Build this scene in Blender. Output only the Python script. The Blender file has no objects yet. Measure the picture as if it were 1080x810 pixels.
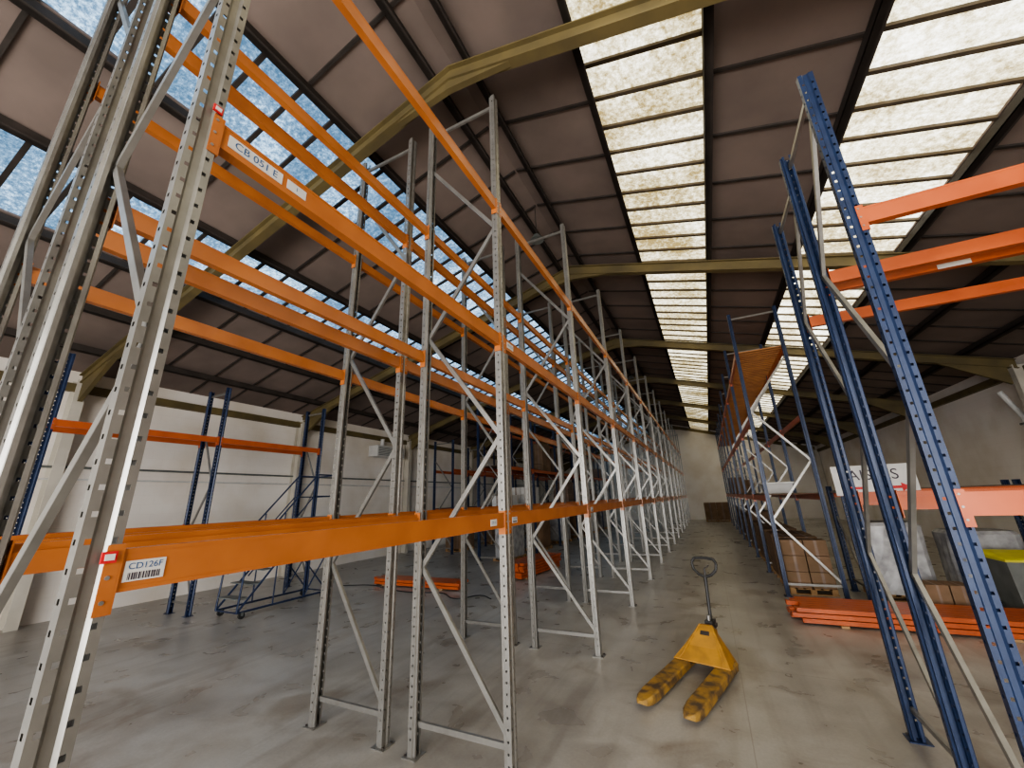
import bpy, math, random
from mathutils import Vector, Matrix
random.seed(7)
S=bpy.context.scene
C=bpy.context.collection

# ------------------------------------------------------------ materials
def newmat(name):
    m=bpy.data.materials.new(name); m.use_nodes=True
    nt=m.node_tree; b=nt.nodes["Principled BSDF"]
    return m,nt,b
def pmat(name,c1,c2=None,rough=.5,metal=0,scale=6,detail=4,rv=0.1,bump=0,spread=(.35,.65),stretch=None):
    m,nt,b=newmat(name)
    b.inputs['Metallic'].default_value=metal
    b.inputs['Roughness'].default_value=rough
    if c2 is None: c2=tuple(x*.8 for x in c1)
    tc=nt.nodes.new('ShaderNodeTexCoord'); n=nt.nodes.new('ShaderNodeTexNoise')
    n.inputs['Scale'].default_value=scale; n.inputs['Detail'].default_value=detail
    src=tc.outputs['Object']
    if stretch:
        mp=nt.nodes.new('ShaderNodeMapping'); mp.inputs['Scale'].default_value=stretch
        nt.links.new(src,mp.inputs['Vector']); src=mp.outputs['Vector']
    nt.links.new(src,n.inputs['Vector'])
    r=nt.nodes.new('ShaderNodeValToRGB')
    r.color_ramp.elements[0].position=spread[0]; r.color_ramp.elements[1].position=spread[1]
    r.color_ramp.elements[0].color=(*c1,1); r.color_ramp.elements[1].color=(*c2,1)
    nt.links.new(n.outputs['Fac'],r.inputs['Fac']); nt.links.new(r.outputs['Color'],b.inputs['Base Color'])
    if bump:
        bp=nt.nodes.new('ShaderNodeBump'); bp.inputs['Strength'].default_value=bump; bp.inputs['Distance'].default_value=.01
        nt.links.new(n.outputs['Fac'],bp.inputs['Height']); nt.links.new(bp.outputs['Normal'],b.inputs['Normal'])
    return m
M={}
M['orange']=pmat('orange_paint',(.50,.165,.042),(.41,.13,.033),.24,0,3)
M['orange2']=pmat('red_orange_paint',(.50,.11,.032),(.41,.085,.025),.33,0,3)
M['galv']=pmat('galvanised_steel',(.31,.30,.28),(.255,.247,.23),.33,.6,9,4)
M['blue']=pmat('blue_paint',(.012,.024,.065),(.018,.035,.088),.36,.1,8)
M['dark']=pmat('dark_steel',(.030,.024,.020),(.045,.035,.03),.7,0,4)
M['olive']=pmat('yellow_olive_paint',(.165,.125,.05),(.11,.086,.04),.65,0,2)
M['column']=pmat('cream_column_paint',(.60,.56,.48),(.50,.46,.39),.6,0,2)
M['ceil']=pmat('ceiling_board',(.225,.172,.148),(.165,.127,.11),.9,0,.9,5)
M['black']=pmat('black_rubber',(.015,.015,.016),(.03,.03,.03),.5,0,10)
M['yellow']=pmat('yellow_paint',(.48,.24,.03),(.33,.165,.03),.45,0,8,6)
M['yellowworn']=pmat('worn_yellow_paint',(.42,.24,.05),(.10,.065,.04),.5,.1,8,8,spread=(.40,.62))
M['wood']=pmat('pallet_wood',(.42,.26,.12),(.30,.17,.08),.8,0,5,stretch=(1,6,1))
M['slat']=pmat('timber_slat',(.55,.25,.09),(.42,.18,.07),.8,0,3)
M['card']=pmat('cardboard',(.22,.135,.08),(.16,.10,.055),.85,0,3)
M['tape']=pmat('parcel_tape',(.25,.17,.12),(.15,.10,.075),.5,0,3)
M['white']=pmat('white_plastic',(.70,.69,.67),(.58,.58,.57),.4,0,4)
M['wrap']=pmat('stretch_wrap',(.50,.50,.51),(.27,.27,.28),.25,0,5,6)
M['dwrap']=pmat('dark_stretch_wrap',(.03,.03,.034),(.07,.07,.07),.25,0,5,6)
M['grey']=pmat('grey_plastic',(.16,.175,.165),(.11,.12,.115),.45,0,4)
M['red']=pmat('red_plastic',(.65,.02,.03),(.5,.02,.02),.4)
M['ink']=pmat('blue_ink',(.02,.09,.25),(.02,.08,.2),.5)
M['inkd']=pmat('dark_ink',(.03,.02,.04),(.03,.02,.04),.5)
M['yel2']=pmat('yellow_plastic',(.70,.66,.05),(.6,.55,.04),.4)
M['brownboard']=pmat('dark_board',(.13,.075,.045),(.08,.05,.035),.8,0,4)
M['skybar']=pmat('rooflight_bar',(.12,.09,.055),(.08,.06,.04),.8,0,4)

def floormat():
    m,nt,b=newmat('concrete_floor'); tc=nt.nodes.new('ShaderNodeTexCoord')
    def noise(sc,de,dist=0,st=None,rot=0):
        n=nt.nodes.new('ShaderNodeTexNoise'); n.inputs['Scale'].default_value=sc; n.inputs['Detail'].default_value=de
        n.inputs['Distortion'].default_value=dist; src=tc.outputs['Object']
        if st:
            mp=nt.nodes.new('ShaderNodeMapping'); mp.inputs['Scale'].default_value=st; mp.inputs['Rotation'].default_value=(0,0,rot)
            nt.links.new(src,mp.inputs['Vector']); src=mp.outputs['Vector']
        nt.links.new(src,n.inputs['Vector']); return n
    def ramp(src,a,bb,ca,cb):
        r=nt.nodes.new('ShaderNodeValToRGB'); r.color_ramp.elements[0].position=a; r.color_ramp.elements[1].position=bb
        r.color_ramp.elements[0].color=(*ca,1); r.color_ramp.elements[1].color=(*cb,1)
        nt.links.new(src,r.inputs['Fac']); return r
    n1=noise(.45,6,.6); n2=noise(2.2,9,.5); n3=noise(40,4); n4=noise(1,6,.2,(5,.35,1),.25); n5=noise(.9,7,1.2)
    r1=ramp(n1.outputs['Fac'],.34,.62,(.35,.325,.29),(.50,.475,.435))
    r2=ramp(n2.outputs['Fac'],.33,.58,(.70,.665,.625),(1,1,1))
    r3=ramp(n3.outputs['Fac'],.3,.7,(.9,.9,.9),(1,1,1))
    r4=ramp(n4.outputs['Fac'],.34,.48,(.78,.755,.73),(1,1,1))
    r5=ramp(n5.outputs['Fac'],.32,.44,(.70,.64,.58),(1,1,1))
    def mul(a,bb,f=1):
        x=nt.nodes.new('ShaderNodeMixRGB'); x.blend_type='MULTIPLY'; x.inputs[0].default_value=f
        nt.links.new(a,x.inputs[1]); nt.links.new(bb,x.inputs[2]); return x
    m1=mul(r1.outputs[0],r2.outputs[0],.75); m2=mul(m1.outputs[0],r3.outputs[0])
    m2=mul(m2.outputs[0],r4.outputs[0],.7); m2=mul(m2.outputs[0],r5.outputs[0],.8)
    sp=nt.nodes.new('ShaderNodeTexBrick'); sp.offset=0; sp.inputs['Scale'].default_value=1
    sp.inputs['Brick Width'].default_value=6; sp.inputs['Row Height'].default_value=6; sp.inputs['Mortar Size'].default_value=.005
    sp.inputs['Color1'].default_value=(1,1,1,1); sp.inputs['Color2'].default_value=(1,1,1,1); sp.inputs['Mortar'].default_value=(.78,.75,.72,1)
    nt.links.new(tc.outputs['Object'],sp.inputs['Vector'])
    m3=mul(m2.outputs[0],sp.outputs['Color'],1)
    nt.links.new(m3.outputs[0],b.inputs['Base Color'])
    rr=ramp(n2.outputs['Fac'],.3,.7,(.24,)*3,(.44,)*3)
    nt.links.new(rr.outputs[0],b.inputs['Roughness'])
    return m
M['floor']=floormat()
def wallmat():
    m,nt,b=newmat('painted_blockwork'); tc=nt.nodes.new('ShaderNodeTexCoord')
    sx=nt.nodes.new('ShaderNodeSeparateXYZ'); cb=nt.nodes.new('ShaderNodeCombineXYZ'); ad=nt.nodes.new('ShaderNodeMath'); ad.operation='ADD'
    nt.links.new(tc.outputs['Object'],sx.inputs[0]); nt.links.new(sx.outputs[0],ad.inputs[0]); nt.links.new(sx.outputs[1],ad.inputs[1])
    nt.links.new(ad.outputs[0],cb.inputs[0]); nt.links.new(sx.outputs[2],cb.inputs[1])
    br=nt.nodes.new('ShaderNodeTexBrick'); br.inputs['Scale'].default_value=1; br.inputs['Brick Width'].default_value=.44; br.inputs['Row Height'].default_value=.22
    br.inputs['Mortar Size'].default_value=.005
    br.inputs['Color1'].default_value=(.88,.83,.77,1); br.inputs['Color2'].default_value=(.87,.82,.76,1); br.inputs['Mortar'].default_value=(.84,.79,.73,1)
    nt.links.new(cb.outputs[0],br.inputs['Vector'])
    n=nt.nodes.new('ShaderNodeTexNoise'); n.inputs['Scale'].default_value=.8; n.inputs['Detail'].default_value=6
    nt.links.new(tc.outputs['Object'],n.inputs['Vector'])
    r=nt.nodes.new('ShaderNodeValToRGB'); r.color_ramp.elements[0].position=.3; r.color_ramp.elements[1].position=.6
    r.color_ramp.elements[0].color=(.84,.80,.74,1); r.color_ramp.elements[1].color=(1,1,1,1)
    nt.links.new(n.outputs['Fac'],r.inputs[0])
    x=nt.nodes.new('ShaderNodeMixRGB'); x.blend_type='MULTIPLY'; x.inputs[0].default_value=1
    nt.links.new(br.outputs['Color'],x.inputs[1]); nt.links.new(r.outputs[0],x.inputs[2]); nt.links.new(x.outputs[0],b.inputs['Base Color'])
    b.inputs['Roughness'].default_value=.8
    return m
M['wall']=wallmat()
def skymat(name,ca,cb,cc,st,scale=7,pos=(.40,.49,.60)):
    m=bpy.data.materials.new(name); m.use_nodes=True; nt=m.node_tree; nt.nodes.clear()
    o=nt.nodes.new('ShaderNodeOutputMaterial'); e=nt.nodes.new('ShaderNodeEmission'); e.inputs['Strength'].default_value=st
    tc=nt.nodes.new('ShaderNodeTexCoord')
    n=nt.nodes.new('ShaderNodeTexNoise'); n.inputs['Scale'].default_value=scale; n.inputs['Detail'].default_value=9; n.inputs['Roughness'].default_value=.8
    n2=nt.nodes.new('ShaderNodeTexNoise'); n2.inputs['Scale'].default_value=.9; n2.inputs['Detail'].default_value=2
    nt.links.new(tc.outputs['Object'],n.inputs['Vector']); nt.links.new(tc.outputs['Object'],n2.inputs['Vector'])
    a=nt.nodes.new('ShaderNodeMath'); a.operation='MULTIPLY_ADD'; a.inputs[1].default_value=.65
    s=nt.nodes.new('ShaderNodeMath'); s.operation='MULTIPLY'; s.inputs[1].default_value=.35
    nt.links.new(n2.outputs['Fac'],s.inputs[0]); nt.links.new(n.outputs['Fac'],a.inputs[0]); nt.links.new(s.outputs[0],a.inputs[2])
    r=nt.nodes.new('ShaderNodeValToRGB'); cr=r.color_ramp
    cr.elements[0].position=pos[0]; cr.elements[0].color=(*ca,1); cr.elements[1].position=pos[2]; cr.elements[1].color=(*cc,1)
    el=cr.elements.new(pos[1]); el.color=(*cb,1)
    nt.links.new(a.outputs[0],r.inputs[0]); nt.links.new(r.outputs[0],e.inputs['Color']); nt.links.new(e.outputs[0],o.inputs['Surface'])
    return m
M['sky_w']=skymat('stained_rooflight',(.17,.125,.05),(.40,.35,.22),(1,.97,.85),1.1,12,(.43,.51,.66))
M['sky_r']=skymat('stained_rooflight_bright',(.22,.175,.09),(.50,.45,.31),(1,1,.93),1.3,12,(.42,.50,.64))
M['sky_b']=skymat('frosted_rooflight_blue',(.035,.075,.125),(.095,.165,.25),(.52,.74,.95),1.0,18,(.42,.51,.68))

# ------------------------------------------------------------ mesh builder
class MB:
    def __init__(s): s.v=[]; s.f=[]; s.m=[]; s.mats=[]
    def mi(s,m):
        m=M[m]
        if m not in s.mats: s.mats.append(m)
        return s.mats.index(m)
    def hexa(s,p,m):
        b=len(s.v); s.v+= [tuple(x) for x in p]; i=s.mi(m)
        for q in ((0,3,2,1),(4,5,6,7),(0,1,5,4),(1,2,6,5),(2,3,7,6),(3,0,4,7)):
            s.f.append(tuple(b+k for k in q)); s.m.append(i)
    def box(s,x0,y0,z0,x1,y1,z1,m):
        s.hexa([(x0,y0,z0),(x1,y0,z0),(x1,y1,z0),(x0,y1,z0),(x0,y0,z1),(x1,y0,z1),(x1,y1,z1),(x0,y1,z1)],m)
    def bar(s,p,q,w,h,m,up=(0,0,1)):
        p=Vector(p);q=Vector(q); d=(q-p).normalized(); u=Vector(up)
        if abs(d.dot(u))>.98: u=Vector((1,0,0))
        a=d.cross(u).normalized()*w/2; c=a.cross(d).normalized()*h/2
        s.hexa([p-a-c,p+a-c,p+a+c,p-a+c,q-a-c,q+a-c,q+a+c,q-a+c],m)
    def cyl(s,p,q,r,m,n=16,r2=None,caps=True):
        p=Vector(p);q=Vector(q); r2=r if r2 is None else r2
        d=(q-p).normalized(); u=Vector((0,0,1)) if abs(d.z)<.9 else Vector((1,0,0))
        a=d.cross(u).normalized(); c=a.cross(d); b=len(s.v); i=s.mi(m)
        for k in range(n):
            t=2*math.pi*k/n; o=a*math.cos(t)+c*math.sin(t)
            s.v.append(tuple(p+o*r)); s.v.append(tuple(q+o*r2))
        for k in range(n):
            k2=(k+1)%n; s.f.append((b+2*k,b+2*k2,b+2*k2+1,b+2*k+1)); s.m.append(i)
        if caps:
            s.f.append(tuple(b+2*k for k in range(n))); s.m.append(i)
            s.f.append(tuple(b+2*k+1 for k in reversed(range(n)))); s.m.append(i)
    def tube(s,pts,r,m,n=10):
        for a,b in zip(pts[:-1],pts[1:]): s.cyl(a,b,r,m,n)
    def loft(s,rings,m,cap=True):
        n=len(rings[0]); b=len(s.v); i=s.mi(m)
        for r in rings: s.v+=[tuple(x) for x in r]
        for j in range(len(rings)-1):
            for k in range(n):
                k2=(k+1)%n; s.f.append((b+j*n+k,b+j*n+k2,b+(j+1)*n+k2,b+(j+1)*n+k)); s.m.append(i)
        if cap:
            s.f.append(tuple(b+k for k in reversed(range(n)))); s.m.append(i)
            s.f.append(tuple(b+(len(rings)-1)*n+k for k in range(n))); s.m.append(i)
    def mesh(s,name):
        me=bpy.data.meshes.new(name); me.from_pydata(s.v,[],s.f)
        for m in s.mats: me.materials.append(m)
        me.polygons.foreach_set('material_index',s.m); me.update(); return me
    def obj(s,name,parent=None,loc=(0,0,0),bevel=0,rz=0):
        o=bpy.data.objects.new(name,s.mesh(name)); C.objects.link(o); o.location=loc; o.rotation_euler[2]=rz
        if parent: o.parent=parent
        if bevel:
            b=o.modifiers.new('bevel','BEVEL'); b.width=bevel; b.segments=2; b.limit_method='ANGLE'
        return o
def inst(name,me,parent,loc,rz=0):
    o=bpy.data.objects.new(name,me); C.objects.link(o); o.location=loc; o.rotation_euler[2]=rz; o.parent=parent; return o
def empty(name,loc=(0,0,0),rz=0):
    o=bpy.data.objects.new(name,None); C.objects.link(o); o.location=loc; o.rotation_euler[2]=rz; o.empty_display_size=.2; return o

# ------------------------------------------------------------ building shell
RX=-2.3; RZ=7.9; SL=.28; XL=-12.3; XR=7.7; Y0=-7.0; Y1=36.0
def zc(x): return RZ-SL*abs(x-RX)
def slab(mb,x0,x1,y0,y1,top,bot,m):
    mb.hexa([(x0,y0,zc(x0)+bot),(x1,y0,zc(x1)+bot),(x1,y1,zc(x1)+bot),(x0,y1,zc(x0)+bot),
             (x0,y0,zc(x0)+top),(x1,y0,zc(x1)+top),(x1,y1,zc(x1)+top),(x0,y1,zc(x0)+top)],m)
def ux(u,s): 
    return (RX+u) if s>0 else (RX-u)
def xr(u0,u1,s):
    a,b=ux(u0,s),ux(u1,s); return (min(a,b),max(a,b))

mb=MB(); mb.box(XL-.3,Y0-8,-.2,XR+.3,Y1+.3,0,'floor'); mb.obj('floor')
mb=MB()
for s in (1,-1):
    for u0,u1 in ((0,1.7),(3.05,4.6),(6.1,10.0)):
        a,b=xr(u0,u1,s); slab(mb,a,b,Y0,Y1,.06,0,'ceil')
mb.obj('ceiling')
mb=MB(); y=Y0+.3
while y<Y1:
    for s in (1,-1):
        for u0,u1 in ((0.02,1.65),(3.1,4.55),(6.15,9.95)):
            a,b=xr(u0,u1,s); slab(mb,a,b,y-.022,y+.022,-.002,-.03,'dark')
    y+=1.0
mb.obj('trim_ceiling_joints')
k=1
for s in (1,-1):
    for j,(u0,u1) in enumerate(((1.7,3.05),(4.6,6.1))):
        a,b=xr(u0,u1,s); mb=MB()
        slab(mb,a,b,Y0,Y1,.05,.03,'sky_b' if s<0 else ('sky_w' if j==0 else 'sky_r'))
        mb.obj('window_%d'%k); 
        mb=MB(); y=Y0+.3
        while y<Y1:
            slab(mb,a,b,y-.028,y+.028,.028,-.015,'dark' if s<0 else 'skybar'); y+=.5
        mb.obj('trim_rooflight_bars_%d'%k); k+=1
mb=MB()
for s in (1,-1):
    for u in (.28,1.67,3.08,4.57,6.13,7.55,8.9):
        x=ux(u,s); slab(mb,x-.035,x+.035,Y0,Y1,-.031,-.16,'dark')
        slab(mb,x-.035,x+.06,Y0,Y1,-.14,-.16,'dark')
mb.obj('trim_roof_purlins')
for i in range(8):
    y=-2.2+5.4*i
    mb=MB()
    for s in (1,-1):
        a,b=xr(0,9.8,s)
        slab(mb,a,b,y-.07,y+.07,-.165,-.185,'olive')
        slab(mb,a,b,y-.012,y+.012,-.185,-.39,'olive')
        slab(mb,a,b,y-.07,y+.07,-.39,-.41,'olive')
        x0=RX; x1=ux(.9,s)
        mb.hexa([(min(x0,x1),y-.04,(zc(x0)-.55) if x0<x1 else zc(x1)-.41),(max(x0,x1),y-.04,(zc(x1)-.41) if x0<x1 else zc(x0)-.55),
                 (max(x0,x1),y+.04,(zc(x1)-.41) if x0<x1 else zc(x0)-.55),(min(x0,x1),y+.04,(zc(x0)-.55) if x0<x1 else zc(x1)-.41),
                 (min(x0,x1),y-.04,zc(min(x0,x1))-.40),(max(x0,x1),y-.04,zc(max(x0,x1))-.40),
                 (max(x0,x1),y+.04,zc(max(x0,x1))-.40),(min(x0,x1),y+.04,zc(min(x0,x1))-.40)],'olive')
        xc=ux(9.82,s)
        zt=zc(xc)-.3
        mb.box(xc-.15,y-.09,0,xc-.13,y+.09,zt,'column'); mb.box(xc+.13,y-.09,0,xc+.15,y+.09,zt,'column'); mb.box(xc-.13,y-.01,0,xc+.13,y+.01,zt,'column')
        x0=ux(9.6,s); x1=ux(8.4,s)
        mb.hexa([(x0,y-.04,zc(x0)-.85),(x0,y+.04,zc(x0)-.85),(x1,y+.04,zc(x1)-.42),(x1,y-.04,zc(x1)-.42),
                 (x0,y-.04,zc(x0)-.40),(x0,y+.04,zc(x0)-.40),(x1,y+.04,zc(x1)-.40),(x1,y-.04,zc(x1)-.40)],'olive')
    mb.obj('trim_portal_frame_%d'%(i+1))
mb=MB(); mb.box(XL-.3,Y0,0,XL,Y1,zc(XL)+.06,'wall'); mb.obj('wall_left')
mb=MB(); mb.box(XR,Y0,0,XR+.3,Y1,zc(XR)+.06,'wall'); mb.obj('wall_right')
mb=MB()
for a,b in ((XL-.3,RX),(RX,XR+.3)):
    mb.hexa([(a,Y1,0),(b,Y1,0),(b,Y1+.3,0),(a,Y1+.3,0),(a,Y1,zc(a)+.06),(b,Y1,zc(b)+.06),(b,Y1+.3,zc(b)+.06),(a,Y1+.3,zc(a)+.06)],'wall')
mb.obj('wall_back')
mb=MB()
def gable(a,b,z0):
    mb.hexa([(a,Y0-.3,z0),(b,Y0-.3,z0),(b,Y0,z0),(a,Y0,z0),(a,Y0-.3,zc(a)+.06),(b,Y0-.3,zc(b)+.06),(b,Y0,zc(b)+.06),(a,Y0,zc(a)+.06)],'wall')
gable(XL-.3,-5.5,0); gable(-5.5,RX,4.6); gable(RX,4.5,4.6); gable(4.5,XR+.3,0)  # wide opening in this unseen wall is made up to admit fill light
mb.obj('wall_front')
mb=MB()
for x,sg in ((XL,1),(XR,-1)):
    mb.box(min(x,x+sg*.12),Y0,4.62,max(x,x+sg*.12),Y1,4.8,'olive')
mb.obj('trim_eaves_beams')
mb=MB()
mb.cyl((XL+.06,Y0,3.0),(XL+.06,Y1,3.0),.025,'grey',8)
mb.cyl((XL+.06,Y0,2.75),(XL+.06,Y1,2.75),.018,'white',8)
mb.obj('trim_wall_conduits')
e=empty('wall_heater',(XL+.02,12.6,3.9)); mb=MB()
mb.box(.0,-.8,0,.5,.8,.45,'white')
for i in range(6): mb.box(.5,-.74,.05+.06*i,.52,.74,.08+.06*i,'grey')
mb.cyl((.25,-.3,.45),(.25,-.3,.75),.08,'white')
mb.obj('housing',e,bevel=.01)
for yy in (12.5,14.6):
    e=empty('downpipe',(XR-.14,yy,0)); mb=MB()
    mb.tube([(0,0,0),(0,0,3.6),(-.25,0,4.3)],.06,'white',12)
    for z in (1,2.4,3.4): mb.box(-.08,-.08,z,.1,.08,z+.05,'grey')
    mb.obj('pipe',e)

# ------------------------------------------------------------ racking parts
def upright_mesh(name,H,m):
    half=[(-.07,.018),(-.07,.036),(-.052,.036),(-.044,.048),(-.034,.048),(-.020,.048),(0,.048),(0,.036),(0,.022),(-.010,.012)]
    prof=half+[(x,-y) for x,y in reversed(half)]
    n=len(prof)
    holes={7,n-2-7}; sholes={4,n-2-4}
    mb=MB(); i=mb.mi(m)
    p=.075; zs=[0.0]; tag=[]
    z=.12
    tag.append(0)
    zs.append(z)
    while z+p<H:
        zs.append(z+.016); tag.append(1); zs.append(z+p); tag.append(0); z+=p
    zs.append(H); tag.append(0)
    for z in zs:
        for x,y in prof: mb.v.append((x,y,z))
    for j in range(len(zs)-1):
        for k in range(n-1):
            if tag[j] and (k in holes or k in sholes): continue
            mb.f.append((j*n+k,j*n+k+1,(j+1)*n+k+1,(j+1)*n+k)); mb.m.append(i)
    mb.box(-.10,-.075,0,.04,.075,.008,m)
    mb.cyl((.02,.05,0),(.02,.05,.02),.01,'dark',6); mb.cyl((.02,-.05,0),(.02,-.05,.02),.01,'dark',6)
    return mb.mesh(name)
def brace_mesh(name,H,d,m,step=1.15):
    mb=MB(); x0,x1=-.055,-d+.055
    def chan(p,q):
        p=Vector(p);q=Vector(q)
        mb.bar(p,q,.004,.038,m)
        D=(q-p).normalized(); u=Vector((0,1,0)); c=D.cross(u).normalized()*.019
        for sg in (1,-1):
            mb.bar(p+c*sg+Vector((0,.012,0)),q+c*sg+Vector((0,.012,0)),.026,.004,m)
    chan((x0,0,.22),(x1,0,.22)); z=.28; a,b=x0,x1
    while z+step<H-.1:
        chan((a,0,z),(b,0,z+step)); a,b=b,a; z+=step
    chan((x0,0,H-.12),(x1,0,H-.12))
    return mb.mesh(name)
def beam_mesh(name,L,m,bh=.12):
    mb=MB(); y0,y1=.058,L-.058
    mb.box(-.052,y0,-bh/2,-.004,y1,bh*.25,m); mb.box(-.034,y0,bh*.25,-.004,y1,bh/2,m)
    mb.box(-.003999,y0,-bh/2,-.002,y1,-bh/2+.012,m); mb.box(-.003999,y0,bh/2-.012,-.002,y1,bh/2,m)
    for y,sg in ((.052,-1),(L-.052,1)):
        mb.box(-.06,min(y,y-sg*.006),-.115,.004,max(y,y-sg*.006),.075,m)
        ya,yb=sorted((y,y+sg*.035)); mb.box(.0005,ya,-.115,.0045,yb,.075,m)
        yc=y+sg*.022
        for z in (-.08,-.015,.05): mb.cyl((.0045,yc,z),(.0075,yc,z),.006,'galv',8)
    return mb.mesh(name)
def rack(name,loc,rz,nb,bay,d,levels,H,mp,mbm,decks=(),bh=.12,mstep=1.15,skip=()):
    e=empty(name,loc,rz)
    up=upright_mesh(name+'_upright',H,mp); br=brace_mesh(name+'_brace',H,d,'galv',mstep); bm=beam_mesh(name+'_beam',bay,mbm,bh)
    for i in range(nb+1):
        inst('upright_front',up,e,(0,i*bay,0)); inst('upright_rear',up,e,(-d,i*bay,0),math.pi); inst('bracing',br,e,(0,i*bay,0))
    for i in range(nb):
        for li,z in enumerate(levels):
            if (i,li) in skip: continue
            inst('beam_front',bm,e,(0,i*bay,z)); inst('beam_rear',bm,e,(-d,(i+1)*bay,z),math.pi)
    for z,kind in decks:
        mb=MB()
        if kind=='slat':
            y=.1
            while y<nb*bay-.1:
                mb.box(-d+.02,y,z+bh/2+.001,-.02,y+.10,z+bh/2+.022,'slat'); y+=.17
        else:
            for i in range(nb): mb.box(-d+.02,i*bay+.06,z+bh/2+.001,-.02,(i+1)*bay-.06,z+bh/2+.02,'brownboard')
        mb.obj('deck',e)
    return e
BAY=2.61; YA=.555; NB=13
LV=(1.84,3.51,5.12)
r1=rack('pallet_rack',(-1.60,YA,0),0,NB,BAY,.97,LV,6.75,'galv','orange')
r2=rack('pallet_rack',(-2.85,YA,0),0,NB,BAY,.92,LV,6.75,'galv','orange')
r3=rack('pallet_rack',(1.15,2.95,0),-math.pi/2,2,2.75,.90,(1.90,3.72),5.03,'blue','orange2')
r4=rack('pallet_rack',(1.22,4.05,0),-math.pi/2,2,2.75,.90,(1.90,3.75),5.03,'blue','orange2')
r5=rack('pallet_rack',(2.05,10.0,0),0,8,2.7,1.0,(1.85,3.5,5.08),6.1,'blue','orange2',decks=((1.85,'b'),(5.08,'slat')))
r6=rack('pallet_rack',(2.35,9.9,0),-math.pi/2,1,2.7,1.0,(1.88,),2.05,'blue','orange2',decks=((1.88,'b'),))
r6b=rack('pallet_rack',(5.2,9.9,0),-math.pi/2,1,2.2,1.0,(1.88,),2.05,'blue','orange2',decks=((1.88,'b'),))
r7=rack('pallet_rack',(-9.7,2.35,0),0,2,2.6,.75,(1.67,3.52),4.75,'blue','orange2')
r8=rack('pallet_rack',(-6.2,12.0,0),0,6,2.7,1.0,(1.5,3.1,4.6),5.6,'blue','orange2',decks=((1.5,'b'),(3.1,'b')))
r9=rack('pallet_rack',(-9.6,14.0,0),0,5,2.7,1.0,(1.7,3.3),4.6,'blue','orange2',decks=((1.7,'b'),))

def text(s,size,parent,loc,mat,rot,name='lettering'):
    cu=bpy.data.curves.new(name,'FONT'); cu.body=s; cu.size=size; cu.align_x='CENTER'; cu.align_y='CENTER'; cu.extrude=.0004
    cu.materials.append(M[mat]); o=bpy.data.objects.new(name,cu); C.objects.link(o); o.parent=parent; o.location=loc; o.rotation_euler=rot; return o
RT=(math.pi/2,0,math.pi/2)
def label(e,y,z,w,h,txt,size,bar=True):
    mb=MB(); mb.box(-.0035,y-w/2,z-h/2,-.0008,y+w/2,z+h/2,'white')
    if bar:
        yy=y-w*.40; random.seed(3)
        while yy<y+w*.4:
            ww=random.choice((.0015,.003,.004)); mb.box(-.0008,yy,z-h*.42,-.0004,yy+ww,z-h*.08,'inkd'); yy+=ww+random.choice((.0015,.003))
    mb.obj('label',e)
    text(txt,size,e,(-.0002,y,z+(h*.22 if bar else 0)),'ink',RT)
label(r1,.118,1.835,.10,.058,'CD126F',.025)
label(r1,.205,3.51,.24,.058,'CB 051 E',.050,False)
label(r1,.40,3.51,.10,.05,'I',.03,False)
label(r1,BAY+.14,1.83,.10,.05,'CD127A',.024); label(r1,BAY+.17,3.51,.14,.06,'CB 052 A',.03,False)
label(r1,2*BAY+.17,1.83,.12,.06,'CD128B',.028)
label(r1,BAY-.25,1.83,.10,.05,'CD 12',.026,False)
mb=MB()
for z in (1.885,3.61): mb.box(.005,.005,z-.02,.012,.04,z+.012,'red'); mb.box(.012,.012,z-.012,.014,.034,z+.005,'white')
mb.obj('lock_clips',r1)
mb=MB(); mb.box(.0001,.75,3.69,.002,.95,3.73,'white'); mb.obj('label',r4)

e=empty('aisle_sign',(2.85,9.84,1.86)); mb=MB(); mb.box(-.62,-.006,0,.62,.006,.55,'white')
def arrow(x,sg):
    z=.13
    mb.box(min(x,x+sg*.22),-.010,z-.025,max(x,x+sg*.22),-.0065,z+.025,'red')
    xt=x+sg*.22; b=len(mb.v); mb.v+=[(xt,-.010,z-.08),(xt+sg*.13,-.010,z),(xt,-.010,z+.08)]; mb.f.append((b,b+1,b+2)); mb.m.append(mb.mi('red'))
arrow(-.15,-1); arrow(.15,1)
mb.box(-.5,.006,0,-.46,.03,.2,'dark'); mb.box(.46,.006,0,.5,.03,.2,'dark')
mb.obj('board',e); text('AISLES',.27,e,(0,-.008,.36),'inkd',(math.pi/2,0,0))

# ------------------------------------------------------------ beam bundles on floor
def bundle(name,loc,rz,L,nx,nz,m='orange2'):
    e=empty(name,loc,rz); mb=MB()
    for x in (-.9,.9): mb.box(x-.05,-nx*.075,0,x+.05,nx*.075,.03,'wood')
    random.seed(int(abs(loc[0]*10)))
    for k in range(nz):
        for i in range(nx):
            o=random.uniform(-.10,.10); y=-nx*.07+i*.14
            mb.box(-L/2+o,y,.031+k*.072,L/2+o,y+.125,.031+k*.072+.06,m)
            for sx in (-1,1):
                xx=sx*L/2+o; mb.box(min(xx,xx+sx*.006),y-.004,.031+k*.072,max(xx,xx+sx*.006),y+.13,.031+k*.072+.068,m)
    mb.obj('stacked_beams',e,bevel=.004); return e
bundle('beam_bundle',(2.40,8.5,0),0.02,2.9,6,3)
bundle('beam_bundle',(4.95,8.35,0),-0.06,1.8,4,2)
bundle('beam_bundle',(-7.0,8.7,0),0,2.6,4,2)
bundle('beam_bundle',(-4.9,11.2,0),1.45,2.2,5,5)
cu=bpy.data.curves.new('floor_cable','CURVE'); cu.dimensions='3D'; cu.bevel_depth=.012; cu.bevel_resolution=2; sp=cu.splines.new('BEZIER')
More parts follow.
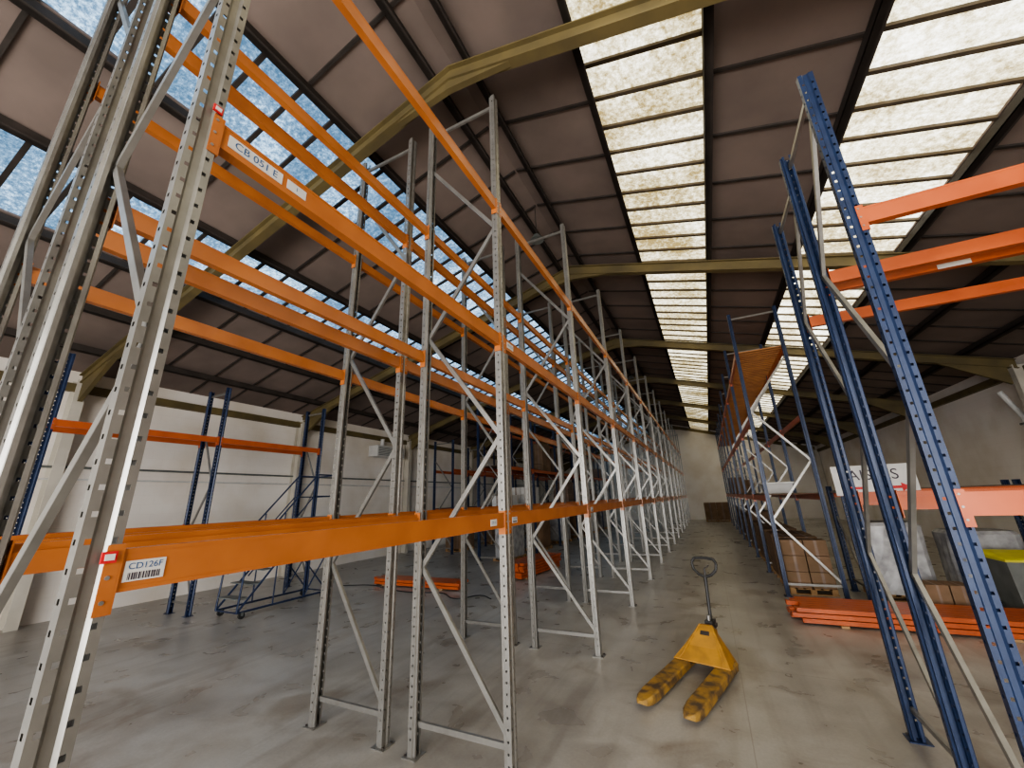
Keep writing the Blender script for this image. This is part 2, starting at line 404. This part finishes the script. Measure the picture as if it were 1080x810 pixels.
pts=[(-9.0,8.1),(-8.2,8.35),(-7.4,8.1),(-6.6,8.0),(-5.9,8.15),(-5.2,7.8),(-4.9,8.2),(-4.5,8.0)]
sp.bezier_points.add(len(pts)-1)
for bp,(x,y) in zip(sp.bezier_points,pts): bp.co=(x,y,.012); bp.handle_left_type=bp.handle_right_type='AUTO'
cu.materials.append(M['black']); o=bpy.data.objects.new('floor_cable',cu); C.objects.link(o)

# ------------------------------------------------------------ goods
def pallet(mb,x,y,w=1.0,d=1.2,z=0):
    for i in range(3): 
        yy=y-d/2+.05+i*(d-.1)/2; mb.box(x-w/2,yy-.05,z,x+w/2,yy+.05,z+.02,'wood')
        for xx in (-w/2+.06,0,w/2-.06): mb.box(x+xx-.05,yy-.05,z+.02,x+xx+.05,yy+.05,z+.10,'wood')
    for i in range(6):
        xx=x-w/2+.05+i*(w-.1)/5; mb.box(xx-.045,y-d/2,z+.10,xx+.045,y+d/2,z+.12,'wood')
def cartons(name,x,y,w,d,rows,z=0,m='card',hh=.3,nx=2,ny=3,pal=True):
    e=empty(name,(x,y,z)); mb=MB(); zz=.0
    if pal: pallet(mb,0,0,w,d); zz=.121
    mb2=MB()
    for r in range(rows):
        for i in range(nx):
            for j in range(ny):
                if r==rows-1 and random.random()<.15: continue
                a=-w/2+i*w/nx; b=-d/2+j*d/ny
                mb2.box(a+.008,b+.008,zz+r*hh,a+w/nx-.008,b+d/ny-.008,zz+(r+1)*hh-.006,m)
                mb2.box(a+.008+w/nx*.42,b+.007,zz+r*hh+.002,a+w/nx*.58,b+d/ny-.007,zz+(r+1)*hh-.0055,'tape')
    if pal: mb.obj('pallet',e)
    mb2.obj('boxes',e,bevel=.006)
random.seed(4)
for i,y in enumerate((10.75,12.0,13.4,14.65,16.1,17.35,18.8,20.05,21.5,22.75,24.2,26.0)):
    cartons('carton_stack',1.55,y,.8,1.1,random.choice((3,3,4)) if i>1 else 3)
for y,h in ((22.0,2),(27.0,3)): cartons('carton_stack',1.55,y,.8,1.0,h,z=1.932,nx=2,ny=2,pal=False)
e=empty('storage_bin',(1.5,11.7,1.932)); mb=MB(); mb.loft([[(-.25,-.35,0),(.25,-.35,0),(.25,.35,0),(-.25,.35,0)],[(-.3,-.4,.24),(.3,-.4,.24),(.3,.4,.24),(-.3,.4,.24)]],'white'); mb.box(-.33,-.43,.22,.33,.43,.26,'white'); mb.obj('tub',e,bevel=.01)
def wrapped(name,x,y,w,d,h,m='wrap'):
    e=empty(name,(x,y,0)); mb=MB(); pallet(mb,0,0,w,d)
    rings=[]
    n=28
    for k,zz in enumerate([.121,.3,.55,.8,h-.06,h]):
        ring=[]
        for i in range(n):
            t=2*math.pi*i/n; c,s=math.cos(t),math.sin(t); q=(abs(c)**6+abs(s)**6)**(-1/6)
            sc=(.98 if zz<h else .86)+random.uniform(-.02,.02); ring.append((c*q*w/2*sc,s*q*d/2*sc,zz))
        rings.append(ring)
    mb.loft(rings,m); mb.obj('wrapped_load',e)
wrapped('wrapped_pallet_load',2.95,10.45,.95,.85,1.35)
wrapped('wrapped_pallet_load',4.2,10.45,.95,.8,1.2,'wrap')
wrapped('wrapped_pallet_load',5.9,10.4,1.0,.8,1.4,'dwrap')
def bin_(x,y,m,lid):
    e=empty('wheelie_bin',(x,y,0)); mb=MB()
    mb.loft([[(-.24,-.26,.06),(.24,-.26,.06),(.24,.26,.06),(-.24,.26,.06)],[(-.3,-.33,.85),(.3,-.33,.85),(.3,.33,.85),(-.3,.33,.85)]],m)
    mb.loft([[(-.32,-.36,.85),(.32,-.36,.85),(.32,.36,.85),(-.32,.36,.85)],[(-.32,-.36,.88),(.32,-.36,.88),(.32,.36,.92),(-.32,.36,.92)],[(-.27,-.3,.90),(.27,-.3,.90),(.27,.3,.96),(-.27,.3,.96)]],lid)
    mb.cyl((-.28,.38,.88),(.28,.38,.88),.015,'black',10)
    mb.cyl((-.28,.3,.1),(-.22,.3,.1),.1,'black',16); mb.cyl((.22,.3,.1),(.28,.3,.1),.1,'black',16); mb.box(-.24,-.26,0,-.14,-.2,.06,'black'); mb.box(.14,-.26,0,.24,-.2,.06,'black')
    mb.obj('bin_body',e,bevel=.01)
bin_(4.15,9.3,'grey','yel2'); bin_(4.95,9.3,'grey','grey')
cartons('carton_stack',3.2,9.4,.6,.45,1,nx=2,ny=1,hh=.34)
for i in range(9):
    y=13.3+i*1.6; cartons('carton_stack',-6.7,y,.8,1.0,random.choice((2,3,4)),z=random.choice((1.582,3.182)),nx=2,ny=2,pal=False,m=random.choice(('card','white','card','tape')))
for i in range(6):
    wrapped('wrapped_pallet_load',-6.7,13.35+i*2.7,.8,1.1,1.2,random.choice(('white','wrap','card')))
for i in range(5): cartons('carton_stack',-10.1,15.3+i*2.7,.8,1.1,random.choice((3,4)),m=random.choice(('card','white')))
cartons('carton_stack',0.3,33.5,1.6,1.2,4)
# ------------------------------------------------------------ mobile warehouse steps
e=empty('mobile_warehouse_steps',(-8.75,5.1,0)); mb=MB(); W=.34; N=7
for x in (-W,W):
    mb.tube([(x,0,.12),(x,2.0,.12)],.02,'blue')
    mb.tube([(x,0,.12),(x,1.4,1.75),(x,2.0,1.75)],.02,'blue')
    mb.tube([(x,2.0,.12),(x,2.0,2.75),(x,1.45,2.75),(x,.25,1.35),(x,.05,1.0),(x,0,.12)],.018,'blue')
    mb.tube([(x,1.4,.12),(x,1.4,2.7)],.016,'blue'); mb.tube([(x,1.4,.12),(x,2.0,1.1)],.014,'blue'); mb.tube([(x,2.0,.12),(x,1.0,1.25)],.014,'blue')
    mb.tube([(x,2.0,2.25),(x,1.4,2.25),(x,.12,.75)],.014,'blue'); mb.tube([(x,.7,.12),(x,.7,.93),(x,.75,1.9)],.014,'blue')
    for y in (.1,1.9): 
        mb.cyl((x-.02,y,.06),(x+.02,y,.06),.06,'black',14); mb.box(x-.03,y-.02,.06,x+.03,y+.02,.12,'grey')
for i in range(N):
    t=(i+1)/(N+.0); y=1.4*t; z=.12+1.63*t; mb.box(-W,y-.2,z-.02,W,y+.02,z,'grey')
mb.box(-W,1.4,1.75,W,2.0,1.78,'grey')
for z,y in ((.12,0),(.12,2.0),(2.75,2.0),(2.25,2.0),(1.1,2.0)): mb.cyl((-W,y,z),(W,y,z),.015,'blue',8)
mb.cyl((-W,2.0,.12),(W,2.0,1.1),.012,'blue',8)
mb.obj('frame_and_treads',e)

# ------------------------------------------------------------ pallet truck (local +y = towards handle)
e=empty('pallet_truck',(-.32,5.82,0),-math.radians(16))
mb=MB()
for sx in (-1,1):
    cx=sx*.225; rings=[]
    for y,w,zt,zb in ((-1.38,.05,.085,.06),(-1.35,.11,.095,.045),(-1.28,.155,.105,.035),(-1.15,.175,.115,.035),(-.2,.18,.125,.05),(.02,.18,.13,.05)):
        rings.append([(cx-w/2,y,zb),(cx+w/2,y,zb),(cx+w/2,y,zt-.012),(cx+w/2-.015,y,zt),(cx-w/2+.015,y,zt),(cx-w/2,y,zt-.012)])
    mb.loft(rings,'yellowworn')
mb.obj('forks',e)
mb=MB()
for sx in (-1,1):
    cx=sx*.225
    mb.cyl((cx-.045,-1.12,.038),(cx+.045,-1.12,.038),.038,'black',18)
    mb.cyl((cx-.045,-1.02,.038),(cx+.045,-1.02,.038),.038,'black',18)
    mb.cyl((sx*.09-.025,.24,.10),(sx*.09+.025,.24,.10),.10,'black',24)
    mb.cyl((sx*.09-.027,.24,.10),(sx*.09+.027,.24,.10),.045,'grey',18)
mb.cyl((-.11,.24,.10),(.11,.24,.10),.018,'dark',10)
mb.obj('wheels',e)
mb=MB()
def ring(y,z0,z1,w0,w1): return [(-w0,y,z0),(w0,y,z0),(w1,y,z1),(-w1,y,z1)]
mb.loft([ring(-.26,.125,.135,.315,.31),ring(-.10,.10,.25,.315,.215),ring(.02,.08,.38,.315,.12),ring(.10,.08,.44,.30,.07),ring(.14,.08,.44,.28,.065)],'yellow')
mb.loft([ring(.14,.20,.40,.10,.08),ring(.30,.20,.36,.07,.06)],'yellow')
for sx in (-1,1): mb.bar((sx*.24,-.24,.145),(sx*.07,.09,.445),.018,.016,'yellow')
mb.obj('chassis',e,bevel=.006)
mb=MB(); mb.hexa([(-.06,-.045,.30),(.06,-.045,.30),(.05,.03,.385),(-.05,.03,.385),(-.06,-.047,.303),(.06,-.047,.303),(.05,.028,.392),(-.05,.028,.392)],'dark'); mb.obj('decal',e)
mb=MB()
mb.cyl((0,.24,.18),(0,.24,.44),.045,'dark',18); mb.cyl((0,.24,.44),(0,.24,.52),.022,'galv',14)
mb.box(-.06,.16,.14,.06,.32,.22,'dark'); mb.box(-.045,.2,.36,.045,.36,.46,'black')
mb.cyl((-.07,.30,.41),(.07,.30,.41),.02,'dark',12)
mb.obj('pump',e,bevel=.004)
mb=MB()
mb.tube([(0,.30,.41),(0,.36,.94)],.02,'black',14)
lp=[(0,.36,.94),(-.08,.365,.97),(-.14,.375,1.03),(-.155,.385,1.11),(-.12,.395,1.16),(0,.397,1.17),(.12,.395,1.16),(.155,.385,1.11),(.14,.375,1.03),(.08,.365,.97),(0,.36,.94)]
mb.tube(lp,.018,'black',12)
mb.tube([(0,.36,.94),(0,.372,1.04)],.012,'black'); mb.tube([(0,.372,1.04),(.06,.38,1.08)],.008,'dark')
mb.obj('handle',e)

for y in (6.2,17.0,27.0):
    e=empty('ceiling_light',(-2.3,y,6.95)); mb=MB(); mb.cyl((0,0,.1),(0,0,.85),.008,'dark',6); mb.cyl((0,0,0),(0,0,.12),.14,'grey',20,.06); mb.obj('lamp_housing',e)

# ------------------------------------------------------------ light
w=bpy.data.worlds.new('World'); S.world=w; w.use_nodes=True
bg=w.node_tree.nodes['Background']; bg.inputs[0].default_value=(.82,.88,1,1); bg.inputs[1].default_value=1.0
def area(name,loc,rot,sx,sy,p,col):
    l=bpy.data.lights.new(name,'AREA'); l.shape='RECTANGLE'; l.size=sx; l.size_y=sy; l.energy=p; l.color=col
    o=bpy.data.objects.new(name,l); C.objects.link(o); o.location=loc; o.rotation_euler=rot
area('added_rear_fill',(-.5,Y0-.15,2.3),(math.radians(90),0,0),9.8,4.5,520,(1,.97,.92))  # fill light added behind the camera, set in a made-up doorway

# ------------------------------------------------------------ camera
Yc=Vector((208,-115,-408)).normalized(); Zc=Vector((-50,1365,-408)).normalized()
Zc=(Zc-Yc*Zc.dot(Yc)).normalized(); Xc=Yc.cross(Zc)
R=Matrix((Xc,Yc,Zc))
cam=bpy.data.cameras.new('camera'); co=bpy.data.objects.new('camera',cam); C.objects.link(co)
cam.sensor_fit='HORIZONTAL'; cam.sensor_width=36; cam.lens=408/1080*36; cam.clip_start=.05; cam.clip_end=200
co.matrix_world=Matrix.Translation((0,0,2.0))@R.to_4x4()
S.camera=co
S.view_settings.view_transform='AgX'
S.view_settings.look='AgX - Medium High Contrast'
S.view_settings.exposure=1.75
